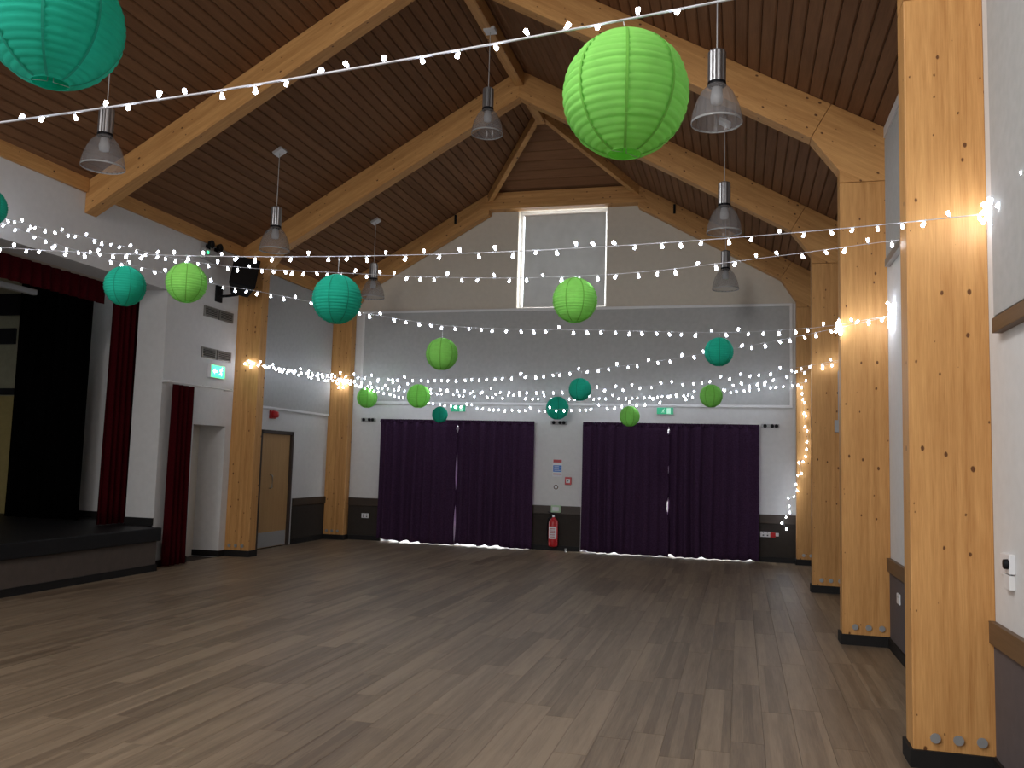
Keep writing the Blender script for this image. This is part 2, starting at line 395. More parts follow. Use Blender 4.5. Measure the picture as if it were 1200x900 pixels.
S(bx((XW-.03, YR, 0), (XW-.012, YB, .09)).obj('baseboard_right', M['black']), 'black skirting along the right wall', 'skirting')
# left wall: proscenium opening, niche, door
OY, OZ0, OZ1 = 10.35, .58, 3.88; XT = -8.30
NY0, NY1, NZ = 11.12, 11.94, 2.02; DY0, DY1, DZL = 12.97, 14.08, 2.02
lw = MB()
lw.box((XT, YR, OZ1), (XL, OY, 5.05)); lw.box((XT, YR, -.06), (XL, 2.0, OZ1)); lw.box((XT, OY, -.06), (XL, NY0, 5.05))
lw.box((XT, NY0, NZ), (XL, NY1, 5.05)); lw.box((XT, NY1, -.06), (XL, DY0, 5.05)); lw.box((XT, DY0, DZL), (XL, DY1, 5.05)); lw.box((XT, DY1, -.06), (XL, YB, 5.05))
wl = S(lw.obj('wall_left', M['wall']), 'white left wall with the stage opening', 'wall')
bx((XT-.12, NY0-.05, -.06), (XT, DY1+.2, 2.3)).obj('niche_back', M['gable'], wl)
bx((XL, YR, 4.76), (XL+.05, FR[1]-.01, 4.95)).obj('wall_plate', M['beam_y'], wl, bevel=.006)
bx((XL, FR[1]+FT+.01, 4.76), (XL+.05, FR[2]-.01, 4.95)).obj('wall_plate', M['beam_y'], wl, bevel=.006)
bx((XL, FR[2]+FT+.01, 4.70), (XL+.05, FR[3]-.01, 4.95)).obj('wall_plate', M['beam_y'], wl, bevel=.006)
bx((XL, 12.34, 2.42), (XL+.035, 15.38, 4.68)).obj('acoustic_panel', M['acoustic'], wl, bevel=.004)
bx((XL, 12.34, 2.38), (XL+.04, 15.38, 2.42)).obj('panel_frame', M['trimw'], wl)
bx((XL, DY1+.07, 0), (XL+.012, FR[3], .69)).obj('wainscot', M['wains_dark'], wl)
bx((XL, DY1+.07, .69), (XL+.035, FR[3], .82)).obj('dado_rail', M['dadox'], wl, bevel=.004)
S(bx((XL+.012, DY1+.07, 0), (XL+.03, FR[3], .09)).obj('baseboard_left', M['black']), 'black skirting right of the wooden side door', 'skirting')
S(bx((XL, 10.4, 0), (XL+.02, NY0, .09)).obj('baseboard_left', M['black']), 'black skirting between stage and red curtain', 'skirting')
S(bx((XT+.0, NY1-.02, 0), (XL+.02, NY1, .09)).obj('baseboard_left', M['black']), 'black skirting inside the niche', 'skirting')
S(bx((XL, NY1, 0), (XL+.02, FR[2]-.02, .09)).obj('baseboard_left', M['black']), 'black skirting beside the left column', 'skirting')
# rear wall (behind the viewer)
S(bx((XL-.5, YR-.3, 0), (XW+.3, YR, 7.7)).obj('wall_rear', M['wall']), 'white wall behind the viewer', 'wall')
# outside ground
S(bx((-30, YB+.3, -.12), (30, YB+30, -.05)).obj('ground_outside', M['paving']), 'pale paving outside the curtained doors', 'ground')

# high window with roller blind
win = S(MB().box((WX0, YB+.20, WZ0), (WX1, YB+.26, WZ0+.06)).box((WX0, YB+.20, WZ1-.06), (WX1, YB+.26, WZ1)).box((WX0, YB+.20, WZ0+.06), (WX0+.05, YB+.26, WZ1-.06)).box((WX1-.05, YB+.20, WZ0+.06), (WX1, YB+.26, WZ1-.06)).obj('window_1', M['trimw']), 'white framed high gable window behind a blind', 'window')
bx((WX0+.05, YB+.225, WZ0+.06), (WX1-.05, YB+.235, WZ1-.06)).obj('pane', M['glass'], win)
bl = thing('roller_blind', ((WX0+WX1)/2, YB+.06, WZ0), 'pale grey roller blind glowing at its edges in the high gable window', 'blind')
bx((WX0+.11, YB+.055, WZ0+.04), (WX1-.03, YB+.058, WZ1-.13)).obj('fabric', M['blind'], bl)
MB().lathe([(0, -0.79), (.022, -.79), (.022, .79), (0, .79)], 12, ((WX0+WX1)/2+.03, YB+.07, WZ1-.115), axis='X').obj('roller_tube', M['trimw'], bl, smooth=False)
bx((WX0+.11, YB+.048, WZ0+.02), (WX1-.03, YB+.064, WZ0+.045)).obj('bottom_bar', M['trimw'], bl)
# glazed doors behind the curtains
for n, (a, b) in enumerate(D):
    d = S(MB().box((a, YB+.18, 0), (a+.06, YB+.26, DZ)).box((b-.06, YB+.18, 0), (b, YB+.26, DZ)).box((a+.06, YB+.18, DZ-.06), (b-.06, YB+.26, DZ)).obj('door_%d' % (n+1), M['trimw']), ('left', 'right')[n]+' glazed double doors behind the purple curtains', 'door')
    mid = (a+b)/2
    for (c, e) in ((a+.06, mid-.003), (mid+.003, b-.06)):
        lf = MB().box((c, YB+.19, .02), (c+.09, YB+.24, DZ-.065)).box((e-.09, YB+.19, .02), (e, YB+.24, DZ-.065)).box((c+.09, YB+.19, .02), (e-.09, YB+.24, .09)).box((c+.09, YB+.19, DZ-.15), (e-.09, YB+.24, DZ-.065))
        lf.obj('door_leaf', M['trimw'], d)
        bx((c+.09, YB+.212, .09), (e-.09, YB+.218, DZ-.15)).obj('pane', M['glass'], d)
    bx((a, YB, -.014), (b, YB+.3, .0)).obj('threshold', M['steel'], d)
# side door
d3 = S(MB().box((XL-.10, DY0, 0), (XL+.02, DY0+.06, DZL)).box((XL-.10, DY1-.06, 0), (XL+.02, DY1, DZL)).box((XL-.10, DY0, DZL-.06), (XL+.02, DY1, DZL)).obj('door_3', M['doorframe']), 'brown wooden side door with grey kick plate', 'door')
bx((XL-.07, DY0+.063, .01), (XL-.02, DY1-.063, DZL-.063)).obj('door_leaf', M['door'], d3, bevel=.003)
bx((XL-.02, DY0+.08, .02), (XL-.016, DY1-.08, .27)).obj('kick_plate', M['greyp'], d3)
MB().tube([(XL-.02, DY0+.42, 1.02), (XL+.03, DY0+.42, 1.03), (XL+.03, DY0+.42, 1.24), (XL-.02, DY0+.42, 1.25)], .010).obj('door_handle', M['steel'], d3, smooth=True)

# ------------------------------------------------------------------ portal frames
def rafter_poly(s, x_end, depth, xtop=None, xt=None):
    """s=-1 left, +1 right; from the ridge out to x_end"""
    xr = XM if xtop is None else xtop
    return [(xr, ceil_z(xr)-.002), (xt, ceil_z(xt)-.002), (x_end, ceil_z(x_end)-depth), (xr, ceil_z(xr)-depth)]
def portal(y, left_col, right_col, label, depth=.44, rafters=True, xtop=None, group='timber portal frames'):
    t = thing('timber_portal_frame', (XM, y, 0), label, 'frame', group)
    for s, has in ((-1, left_col), (1, right_col)):
        xi, xo = (XJ, XL) if s < 0 else (XI, XW)
        zc = ceil_z(xo)
        if has:
            c = MB().prism([(xi, 0), (xo, 0), (xo, 4.38), (xi, 4.38)], y, y+FT).obj('column', M['col'], t, bevel=.006)
            e = .018
            pl = MB().box((min(xi, xi-s*e), y-e, 0), (max(xi, xi-s*e), y+FT+e, .095)).box((min(xi, xo), y-e, 0), (max(xi, xo), y, .095)).box((min(xi, xo), y+FT, 0), (max(xi, xo), y+FT+e, .095))
            pl.obj('plinth', M['black'], c)
            for k in range(3):
                bxx = xi + s*(.11 + .115*k)
                MB().lathe([(.0, 0), (.027, 0), (.027, .006), (.016, .007), (.016, .018), (0, .018)], 12, (bxx, y-.018, .165), axis='Y').obj('bolt', M['zinc'], c)
            # knee block joining column and rafter, with chamfered inner corner
            xk = xi - s*.26; dk_ = depth
            MB().prism([(xi, 4.383), (xo, 4.383), (xo, zc-.002), (xk+s*.19, ceil_z(xk+s*.19)-.002), (xk, ceil_z(xk)-dk_), (xi, 4.50)], y, y+FT).obj('knee', M['raft_l' if s < 0 else 'raft_r'], t, bevel=.005)
            xe = xk - s*.003; xt = xe + s*.19
        else: xe = xt = xo
        MB().prism(rafter_poly(s, xe, depth if has else .40, None if xtop is None else XM+s*xtop, xt), y, y+FT).obj('rafter', M['raft_l' if s < 0 else 'raft_r'], t, bevel=.006)
    return t
portal(FR[0], False, True, 'nearest pine portal frame, its knotty column largest at the right edge')
portal(FR[1], False, True, 'second pine portal frame, its left rafter ending over the stage opening')
portal(FR[2], True, True, 'third pine portal frame, its left column carrying the black loudspeaker')
f4 = portal(FR[3]-.02, True, True, 'farthest pine portal frame with a level collar over the high window', xtop=1.42, depth=.40)
MB().prism([(XM-1.60, 6.38), (XM+1.60, 6.38), (XM+1.42, ceil_z(XM+1.42)-.002), (XM-1.42, ceil_z(XM-1.42)-.002)], FR[3]-.03, YB).obj('collar', M['beam_x'], f4, bevel=.006)
for s in (-1, 1):                                    # hip rafters from the collar ends to the ridge
    a = Vector((XM+s*1.42, FR[3]+.02, HZ-.10)); b = Vector((XM+s*.05, HY+.02, ZR-.13)); dd = (b-a)
    q = dd.to_track_quat('X', 'Z').to_matrix().to_4x4()
    MB().obox((a+b)/2, (dd.length/2, .045, .085), q).obj('hip_rafter', M['beam_x'], f4, bevel=.004)
    MB().box((XM+s*2.08-.02, FR[3]-.05, 6.13), (XM+s*2.08+.02, FR[3]-.02, 6.30)).obj('cable_clip', M['blackp'], f4)
rb = thing('ridge_beam', (XM, 9, ZR-.2), 'slim timber ridge beam running along the top of the ceiling', 'beam')
y0 = YR
for y in FR[:3]+[HY+.1]:
    bx((XM-.07, y0+.005, ZR-.26), (XM+.07, y-.005, ZR-.05)).obj('beam_length', M['beam_y'], rb, bevel=.005); y0 = y+FT

# ------------------------------------------------------------------ stage
st = S(bx((-13, YR, .50), (XL-.0, OY-.02, .575)).box((-13, OY-.02, .50), (XT-.005, 11.0, .575)).obj('stage_floor', M['stage_dark']), 'black stage floor', 'stage')
S(MB().box((-7.60, YR, .09), (XL, 10.13, .40)).obj('wall_stage_front', M['stage_front']), 'brown panelled front of the stage', 'stage front')
S(bx((-7.585, YR, 0), (-7.60, 10.15, .09)).box((-7.60, 10.13, 0), (XL, 10.15, .09)).obj('baseboard_stage', M['black']), 'black skirting below the stage front', 'skirting')
S(bx((-7.55, YR, .40), (XL, 10.16, .578)).obj('trim_1', M['stage_dark'], bevel=.012), 'black nosing along the stage edge', 'trim')
S(bx((XL-.0, 10.17, .578), (XT, OY-.0, .578+.001)).box((XT, OY-.02, .578), (XL, OY, .68)).obj('baseboard_jamb', M['black']), 'black skirting on the stage opening jamb', 'skirting')
sw = S(MB().box((-13, 11.0, 0), (XT-.0, 11.1, 5.2)).box((-13.1, YR, 0), (-13, 11.1, 5.2)).box((-13.1, YR-.1, 0), (XT, YR, 5.2)).box((-13.1, YR-.1, 5.2), (XT, 11.1, 5.3)).box((-13.1, YR-.1, -.1), (XT, 11.1, 0)).obj('wall_stage', M['wall']), 'white side wall inside the stage', 'wall')
bx((-11.9, 10.985, .58), (-9.9, 11.0, 4.9)).obj('cream_panel', M['cream'], sw)
for (a, b, c, d) in ((-11.9, -10.98, 3.68, 4.02), (-11.9, -11.04, 3.22, 3.47), (-11.9, -10.6, 2.42, 2.52)):
    bx((a, 10.94, c), (b, 10.985, d)).obj('dark_panel', M['blackp'], sw)
bx((-11.9, 10.96, .58), (-10.6, 10.985, 2.40)).obj('ochre_panel', M['ochre'], sw)
bx((XT-.3, 10.985, .58), (-10, 11.0, .68)).obj('skirting', M['black'], sw)
S(bx((XT-.6, 2, OZ1+.0), (XT, OY+.6, OZ1+.06)).obj('trim_2', M['gable']), 'head of the stage opening', 'trim')

def drape(path, z0, z1, amp, wl_, mat, name, root=None, thick=.004, hem=None, top_amp=.6, seed=1, edge=None):
    """pleated cloth hanging along a horizontal path [(x,y),(x,y)]"""
    rnd = random.Random(seed); a, b = Vector(path[0]), Vector(path[1]); L = (b-a).length; d = (b-a)/L; nrm = Vector((-d.y, d.x))
    n = max(12, int(L/wl_*8)); rows = 22 if edge else 9; ph = [rnd.uniform(-.5, .5) for _ in range(12)]
    mb = MB(); vs_, fs = [], []
    for j in range(rows+1):
        v = j/rows
        for i in range(n+1):
            u = i/n; s_ = u*L; f = 2*math.pi*s_/wl_ + ph[0] + .9*math.sin(s_*2.1+ph[1]) + .5*math.sin(s_*5.3+ph[2]) + .25*math.sin(v*3+s_*1.7)
            am = amp*(top_amp + (1-top_amp)*(1-v)) * (.75+.35*math.sin(s_*3.1+ph[3]))
            off = am*(math.sin(f)+.25*math.sin(2.3*f+ph[4]))
            p = a + d*(s_ + (.012*math.sin(s_*7+v*2+ph[5]) if 0 < i < n else 0)) + nrm*off
            if edge:
                k_ = max(0, (u-.93)/.07) if edge[0] > 0 else max(0, (.07-u)/.07)
                p = p - d*(edge[0]*edge[1](v)*k_)
            zb = z0 + (hem(s_) if hem else 0)
            vs_.append((p.x, p.y, zb + (z1-zb)*v))
    for j in range(rows):
        for i in range(n): k = j*(n+1)+i; fs.append((k, k+1, k+n+2, k+n+1))
    mb.add(vs_, fs); o = mb.obj(name, mat, root, smooth=True)
    sd = o.modifiers.new('cloth', 'SOLIDIFY'); sd.thickness = thick; return o
# stage curtains
o = drape([(-8.42, 9.97), (-8.42, 10.50)], .585, 3.95, .05, .12, M['red_curtain'], 'stage_curtain', seed=3)
tag(o, 'dark red curtain drawn to the right side of the stage opening', 'curtain')
o = drape([(-8.40, 2.1), (-8.40, 9.77)], 3.58, 3.93, .03, .16, M['red_curtain'], 'valance', seed=4)
tag(o, 'dark red valance across the top of the stage opening', 'curtain')
o = drape([(-10.55, 10.5), (-9.20, 10.5)], .585, 4.4, .05, .2, M['black_curtain'], 'masking_curtain', seed=5)
tag(o, 'wide black cloth hanging inside the stage', 'curtain')
lb_ = thing('lighting_batten', (-8.75, 6, 3.55), 'pale batten hanging just under the red stage valance', 'batten')
bx((-8.80, 3.0, 3.55), (-8.72, 8.95, 3.62)).obj('bar', M['greyp'], lb_, bevel=.01)
for y in (4, 6, 8): MB().tube([(-8.76, y, 3.62), (-8.76, y, 5.2)], .006).obj('hanger', M['blackp'], lb_)
# niche curtain and rail
o = drape([(-7.70, 10.42), (-7.70, 10.90)], .02, 2.55, .05, .12, M['red_curtain'], 'door_curtain', seed=6)
tag(o, 'narrow dark red curtain hanging beside the niche left of the column', 'curtain')
rl = thing('curtain_rail', (-7.72, 11.1, 2.56), 'thin white curtain rail above the red niche curtain', 'rail')
MB().tube([(-7.70, 10.30, 2.58), (-7.70, 11.88, 2.58)], .012).obj('rail', M['trimw'], rl, smooth=True)
for y in (10.34, 11.1, 11.84): MB().box((XL, y-.01, 2.57), (-7.69, y+.01, 2.60)).obj('rail_bracket', M['trimw'], rl)

# purple curtains over the doors
def hem1(ph, amt, lift=0):
    return lambda s_: lift + amt*1.5*max(0, math.sin(s_*2.6+ph)*.7+.45*math.sin(s_*9+ph)+.35*math.sin(s_*23)+.15)
def lump(v, c, w_): return max(0, 1-((v-c)/w_)**2)
gapf = (lambda v: .052*lump(v, .95, .05)+.036*lump(v, .60, .22)+.040*lump(v, .16, .22), lambda v: .045*lump(v, .97, .05)+.034*lump(v, .66, .05)+.040*lump(v, .38, .10))
for (a, b, ph, am, lab, sd) in ((-6.76, -5.16, 1.1, .026, 'leftmost purple curtain, left leaf of the left pair', 11), (-5.20, -3.69, .3, .016, 'second purple curtain from the left, beside the fire extinguisher wall', 12),
                               (-2.78, -1.21, 2.0, .020, 'third purple curtain from the left, right of the fire extinguisher', 13), (-1.25, .31, 2.4, .030, 'rightmost purple curtain, nearest the far right columns', 14)):
    t = thing('purple_curtain', ((a+b)/2, YB-.12, 0), lab, 'curtain', 'purple door curtains')
    drape([(a, YB-.12), (b, YB-.12)], .010, 2.30, .058, .20, M['purple_curtain'], 'curtain_cloth', t, hem=hem1(ph, am), seed=sd, edge=((1 if sd % 2 else -1), gapf[sd//13]))
    drape([(a, YB-.125), (b, YB-.125)], 2.29, 2.35, .018, .05, M['purple_curtain'], 'heading_tape', t, seed=sd+20, top_amp=1)
for a, b, lab in ((-6.80, -3.66, 'left'), (-2.82, .34, 'right')):
    t = thing('curtain_track', ((a+b)/2, YB-.09, 2.33), 'thin white track holding the %s pair of purple curtains' % lab, 'rail')
    bx((a, YB-.095, 2.325), (b, YB-.075, 2.345)).obj('track', M['trimw'], t)
    for x in (a+.1, (a+b)/2, b-.1): bx((x-.012, YB-.075, 2.33), (x+.012, YB, 2.355)).obj('rail_bracket', M['trimw'], t)

# ------------------------------------------------------------------ pendant lamps
def pendant(x, y, zc, lab):
    zr = 4.40 if abs(x-XM) > 1 else 5.84
    t = thing('pendant_lamp', (x, y, zr), lab, 'lamp', 'clear dome pendant lamps')
    prof = [(.205, 0), (.200, .05), (.185, .12), (.160, .19), (.125, .26), (.085, .305), (.068, .33)]
    seg = 48; mb = MB(); vs_, fs = [], []
    for j, (r, z) in enumerate(prof):
        for k in range(seg): a = 2*math.pi*k/seg; rr = r*(1+(.012 if k % 2 else -.012)); vs_.append((rr*math.cos(a), rr*math.sin(a), z))
    for j in range(len(prof)-1):
        for k in range(seg): fs.append((j*seg+k, j*seg+(k+1) % seg, (j+1)*seg+(k+1) % seg, (j+1)*seg+k))
    mb.add(vs_, fs); mb.obj('dome_shade', M['shade'], t, local=True)
    MB().lathe([(.207, -.004), (.209, .012), (.204, .014), (.202, -.004), (.207, -.004)], 40).obj('shade_rim', M['shade_rim'], t, local=True, smooth=True)
    MB().lathe([(0, .16), (.045, .17), (.052, .22), (.040, .30), (0, .30)], 20).obj('lamp_bulb', M['ledbody'], t, local=True, smooth=True)
    mb = MB(); vs_, fs = [], []; seg = 40
    for z, r0 in ((.325, .066), (.335, .070), (.60, .070), (.612, .060), (.63, .02)):
        for k in range(seg): a = 2*math.pi*k/seg; rr = r0*(1+(.05 if k % 4 < 2 else -.05)); vs_.append((rr*math.cos(a), rr*math.sin(a), z))
    for j in range(4):
        for k in range(seg): fs.append((j*seg+k, j*seg+(k+1) % seg, (j+1)*seg+(k+1) % seg, (j+1)*seg+k))
    mb.add(vs_, fs); mb.obj('ballast_housing', M['alu'], t, local=True)
    MB().lathe([(.074, .315), (.076, .33), (.074, .345), (.066, .345), (.066, .315), (.074, .315)], 32).obj('collar', M['blackp'], t, local=True, smooth=True)
    ztop = ceil_z(x) - zr if zc is None else zc - zr
    MB().tube([(0, 0, .62), (0, 0, ztop-.02)], .005).obj('suspension_cord', M['cord'], t, local=True)
    sl = 0 if zc is not None else (SL if x > XM else -SL)
    c = MB().obox((0, 0, 0), (.075, .075, .022), Matrix.Rotation(sl, 4, 'Y')).obj('ceiling_rose', M['whitep'], t, local=True); c.location = (0, 0, ztop-.02)
    return t
pendant(-.20, 7.0, None, 'largest dome pendant lamp, right of the big lime lantern')
pendant(-.20, 10.4, None, 'middle dome pendant lamp of the right-hand row')
pendant(-.24, 13.8, None, 'farthest dome pendant lamp of the right-hand row')
pendant(-6.15, 7.0, None, 'nearest dome pendant lamp of the left-hand row, below the big teal lantern')
pendant(-6.22, 10.4, None, 'middle dome pendant lamp of the left-hand row')
pendant(-6.27, 13.8, None, 'farthest dome pendant lamp of the left-hand row')
pendant(XM+.04, 10.4, ZR-.24, 'dim dome pendant lamp hanging from the ridge in the middle')

# ------------------------------------------------------------------ light strings
bmb = MB().lathe([(0, .004), (.0035, .003), (.004, -.008), (.0045, -.010)], 8, mi=0).lathe([(.0045, -.010), (.0065, -.018), (.0085, -.030), (.007, -.032), (0, -.026)], 8, mi=1)
bulb_me = bmb.mesh('bulb', [M['ledbody'], M['led']], True)
WIRES = []
def string(label, pts, spacing=.127, bs=1.0, r=.0018, skip=0, group='fairy light strings'):
    pts = [Vector(p) for p in pts]; WIRES.append(pts); root = thing('light_string', tuple(pts[0]), label, 'fairy lights', group)
    MB().tube(pts, r, 5).obj('wire', M['wire'], root)
    acc = spacing*.4; rnd = random.Random(len(pts)+int(pts[0].y*10)); k = 0
    for i in range(len(pts)-1):
        d = pts[i+1]-pts[i]; L = d.length
        while acc < L:
            p = pts[i] + d*(acc/L) - pts[0]
            fl_ = rnd.random() < .22
            meshobj('bulb', bulb_me, root, p, (rnd.uniform(-.7, .7)+(math.pi if fl_ else 0), rnd.uniform(-.7, .7), rnd.uniform(0, 6)), bs*rnd.uniform(.85, 1.15)); k += 1
            acc += spacing*rnd.uniform(.85, 1.15)
        acc -= L
    return root
def sagline(A, B, s, n=60):
    A, B = Vector(A), Vector(B); out = []
    for i in range(n+1):
        u = i/n; p = A.lerp(B, u); p.z -= 4*s*u*(1-u); out.append(p)
    return out
def ctrl(A, B, zs, n=70):
    zs = sorted(zs); out = []
    def zi(u):
        # smooth interpolation through control heights
        for k in range(len(zs)-1):
            if zs[k][0] <= u <= zs[k+1][0]:
                t = (u-zs[k][0])/(zs[k+1][0]-zs[k][0]); return zs[k][1]*(1-t)+zs[k+1][1]*t
        return zs[-1][1]
    for i in range(n+1):
        u = i/n; z = sum(zi(min(1, max(0, u+du))) for du in (-.03, -.015, 0, .015, .03))/5
        out.append(Vector((A[0]+(B[0]-A[0])*u, A[1]+(B[1]-A[1])*u, z)))
    return out
string('nearest string of fairy lights, crossing above everything with large bulbs', sagline((XW, 2.65, 3.21), (XL, 2.65, 2.96), .225), .130, .95, .0042)
string('string of fairy lights crossing in front of the nearest column, straightest of the middle ones', sagline((1.30, 5.10, 3.02), (XL, 5.10, 3.40), .27), .130, 1.15, .0028)
string('string of fairy lights just below the straight wire, rising to the stage wall at left', ctrl((.93, 5.5), (XL, 7.3), [(0, 3.0), (.041, 2.97), (.087, 2.95), (.13, 2.93), (.19, 2.91), (.292, 2.94), (.393, 3.02), (.467, 3.1), (.54, 3.17), (.6, 3.24), (.64, 3.3), (.694, 3.4), (.746, 3.52), (.836, 3.73), (.88, 3.81), (.912, 3.89), (.96, 4.0), (1, 4.08)]), .130, 1.2)
string('string of fairy lights carrying a teal lantern tied beside the second column', ctrl((XW-.02, 8.45), (XL, 7.3), [(0, 3.05), (.049, 2.93), (.119, 2.88), (.167, 2.86), (.239, 2.87), (.291, 2.88), (.372, 2.88), (.445, 2.90), (.48, 2.94), (.539, 3.03), (.605, 3.15), (.647, 3.23), (.682, 3.28), (.717, 3.33), (.774, 3.44), (.8, 3.5), (.863, 3.63), (.895, 3.71), (.94, 3.86), (.962, 3.94), (1, 4.06)]), .130, 1.35)
string('string of fairy lights slanting down to the left column, topmost of the far bundle', sagline((XW-.02, 8.47, 3.03), (XJ-.1, 12.05, 3.06), .415), .130, 1.4)
string('string of fairy lights holding the lime lantern nearest the far columns', sagline((XW-.02, 11.95, 3.06), (XJ-.1, 12.06, 3.06), .444), .130, 1.5)
string('string of fairy lights across the foot of the grey back panel', sagline((1.1, 15.28, 3.075), (XJ+.02, 15.28, 3.04), .282), .115, 1.6)
string('lowest string of fairy lights, dipping close over the purple curtains', sagline((XW-.02, 12.0, 3.056), (XJ+.02, 15.26, 3.059), .603), .125, 1.6)
string('short string of fairy lights between the two left columns', sagline((XJ-.1, 12.04, 3.07), (XJ+.02, 15.24, 3.06), .05), .10, 1.4)
string('string of fairy lights running along the right wall out of the picture', sagline((XW-.03, 5.20, 3.04), (XW-.03, 1.5, 3.12), .04), .12, 1.2)
string('dangling end of fairy lights beside the farthest right column', [(1.0, 15.3, 3.06), (1.08, 15.33, 2.22), (1.10, 15.33, 2.09), (1.07, 15.33, 1.99), (1.08, 15.33, 1.89), (1.04, 15.33, 1.78), (.95, 15.33, 1.70), (.99, 15.33, 1.56), (.93, 15.33, 1.46), (.91, 15.33, 1.24), (.90, 15.33, 1.17), (.77, 15.33, 1.06), (.83, 15.33, .95), (.77, 15.33, .85), (.69, 15.33, .70), (.76, 15.33, .59)], .115, 1.5)
def coil(c, r, n, lab, axis='X', bs=1.4):
    pts = []
    for i in range(n*6+1):
        a = 2*math.pi*i/12; rr = r*(1-.25*math.sin(i*.7)); u, v = rr*math.cos(a), rr*math.sin(a)*1.1
        pts.append((c[0]+(0 if axis == 'X' else u), c[1]+(u if axis == 'X' else 0), c[2]+v) if axis == 'X' else (c[0]+u, c[1], c[2]+v))
    string(lab, pts, 2*math.pi*r/5.2, bs, group='coiled ends of the fairy lights')
coil((XW-.035, 5.10, 3.04), .06, 4, 'bright coil of fairy lights on the wall beside the nearest column')
coil((XW-.03, 8.38, 3.03), .08, 5, 'bright coil of fairy lights on the wall between the two nearest columns', bs=1.5)
coil((XI-.02, 8.62, 2.98), .05, 3, 'small coil of fairy lights at the edge of the second column', bs=1.5)
coil((XJ-.16, 12.07, 3.05), .05, 2, 'small coil of fairy lights on the column with the loudspeaker', axis='Y', bs=1.4)
coil((XJ-.12, 15.33, 3.04), .07, 3, 'bright coil of fairy lights on the farthest left column', axis='Y', bs=1.6)

# ------------------------------------------------------------------ paper lanterns
def lantern_mesh(mat):
    nr = 20; seg = 56; prof = []
    z0 = math.asin(.30)
    a0, a1 = -math.pi/2+.27, math.pi/2-.27
    for i in range(nr+1):
        a = a0+(a1-a0)*i/nr; prof.append((math.cos(a), math.sin(a), 1.0))
        if i < nr:
            for f, sgn in ((.35, .968), (.65, .968)):
                b = a0+(a1-a0)*(i+f)/nr; prof.append((math.cos(b)*sgn, math.sin(b)*(.985), 0))
    rnd = random.Random(5); vs_, fs = [], []
    for j, (r, z, k_) in enumerate(prof):
        tx, ty = rnd.uniform(-.012, .012), rnd.uniform(-.012, .012)
        for k in range(seg):
            a = 2*math.pi*k/seg; pan = 1-.010*(1-abs(((k/7) % 1)*2-1))*(0 if k_ else 1)
            x, y = r*pan*math.cos(a), r*pan*math.sin(a); vs_.append((x*.5, y*.5, (z+tx*x+ty*y)*.5))
    for j in range(len(prof)-1):
        for k in range(seg): fs.append((j*seg+k, j*seg+(k+1) % seg, (j+1)*seg+(k+1) % seg, (j+1)*seg+k))
    mb = MB(); mb.add(vs_, fs); return mb.mesh('paper_shade', mat, True)
def seam_mesh(mat):
    mb = MB(); vs_, fs = [], []; n = 24; a0, a1 = -math.pi/2+.27, math.pi/2-.27
    for i in range(n+1):
        a = a0+(a1-a0)*i/n
        for s in (-1, 1):
            r = math.cos(a)*1.003; t = s*.016/ max(r, .3)*1.0
            t = s*.020
            vs_.append((r*.5, t*.5, math.sin(a)*.5015))
    for i in range(n): fs.append((2*i, 2*i+1, 2*i+3, 2*i+2))
    mb.add(vs_, fs); return mb.mesh('seam', mat, True)
LM = {c: (lantern_mesh(M[c]), seam_mesh(M[c+'_seam'])) for c in ('green', 'teal')}
ring = MB()
for s in (-1, 1):
    pts = [(.134*math.cos(2*math.pi*k/24), .134*math.sin(2*math.pi*k/24), s*.4822) for k in range(25)]; ring.tube(pts, .004, 5, cap=False)
ring_me = {c: ring.mesh('wire_ring', M[c], True) for c in ('green', 'teal')}
exp = MB().tube([(-.134, 0, -.482), (-.02, 0, -.47), (-.02, 0, .47), (-.134, 0, .482)], .003, 5).tube([(.134, 0, -.482), (.02, 0, -.47), (.02, 0, .47), (.134, 0, .482)], .004, 5).tube([(-.134, 0, .482), (0, 0, .53), (.134, 0, .482)], .004, 5)
exp_me = exp.mesh('wire_expander', M['steel'], True)
def lantern(colr, x, y, z, d, cord_to, label):
    t = thing('paper_lantern', (x, y, z), label, 'lantern', 'round paper lanterns')
    sh, sm = LM[colr]; rz = random.uniform(0, 6)
    if d > .45: rz = .6
    meshobj('paper_shade', sh, t, (0, 0, 0), (0, 0, rz), d)
    for k in range(8): meshobj('seam', sm, t, (0, 0, 0), (0, 0, rz+k*math.pi/4), d)
    meshobj('wire_ring', ring_me[colr], t, (0, 0, 0), (0, 0, 0), d); meshobj('wire_expander', exp_me, t, (0, 0, 0), (0, 0, .8), d)
    end = Vector((0, 0, cord_to-z)); best = .35
    for ws in WIRES:
        for a, b in zip(ws, ws[1:]):
            for k in range(5):
                p = a.lerp(b, k/5); dd = math.hypot(p.x-x, p.y-y)
                if dd < best and 0 < p.z-(z+d*.5) < .5: best = dd; end = p - Vector((x, y, z))
    MB().tube([(0, 0, .52*d), end], .0015 if d < .45 else .002, 4).obj('hanging_cord', M['cord'], t, local=True)
    return t
lantern('green', -.36, 2.65, 2.775, .402, 3.03, 'largest lime green paper lantern, hanging from the nearest light string')
lantern('teal', -2.60, 2.65, 3.26, .51, ceil_z(-2.60)-.0, 'largest teal paper lantern, cut off by the top left corner of the picture')
lantern('teal', -5.51, 5.10, 3.40, .30, ceil_z(-5.51), 'teal paper lantern mostly cut off by the left edge of the picture')
lantern('teal', -4.22, 5.10, 2.76, .284, 2.99, 'teal paper lantern in front of the stage curtain')
lantern('green', -3.72, 5.10, 2.77, .278, 2.97, 'lime green paper lantern beside the black loudspeaker')
lantern('teal', -2.57, 5.10, 2.63, .326, 2.90, 'teal paper lantern in front of the left columns, largest in the middle distance')
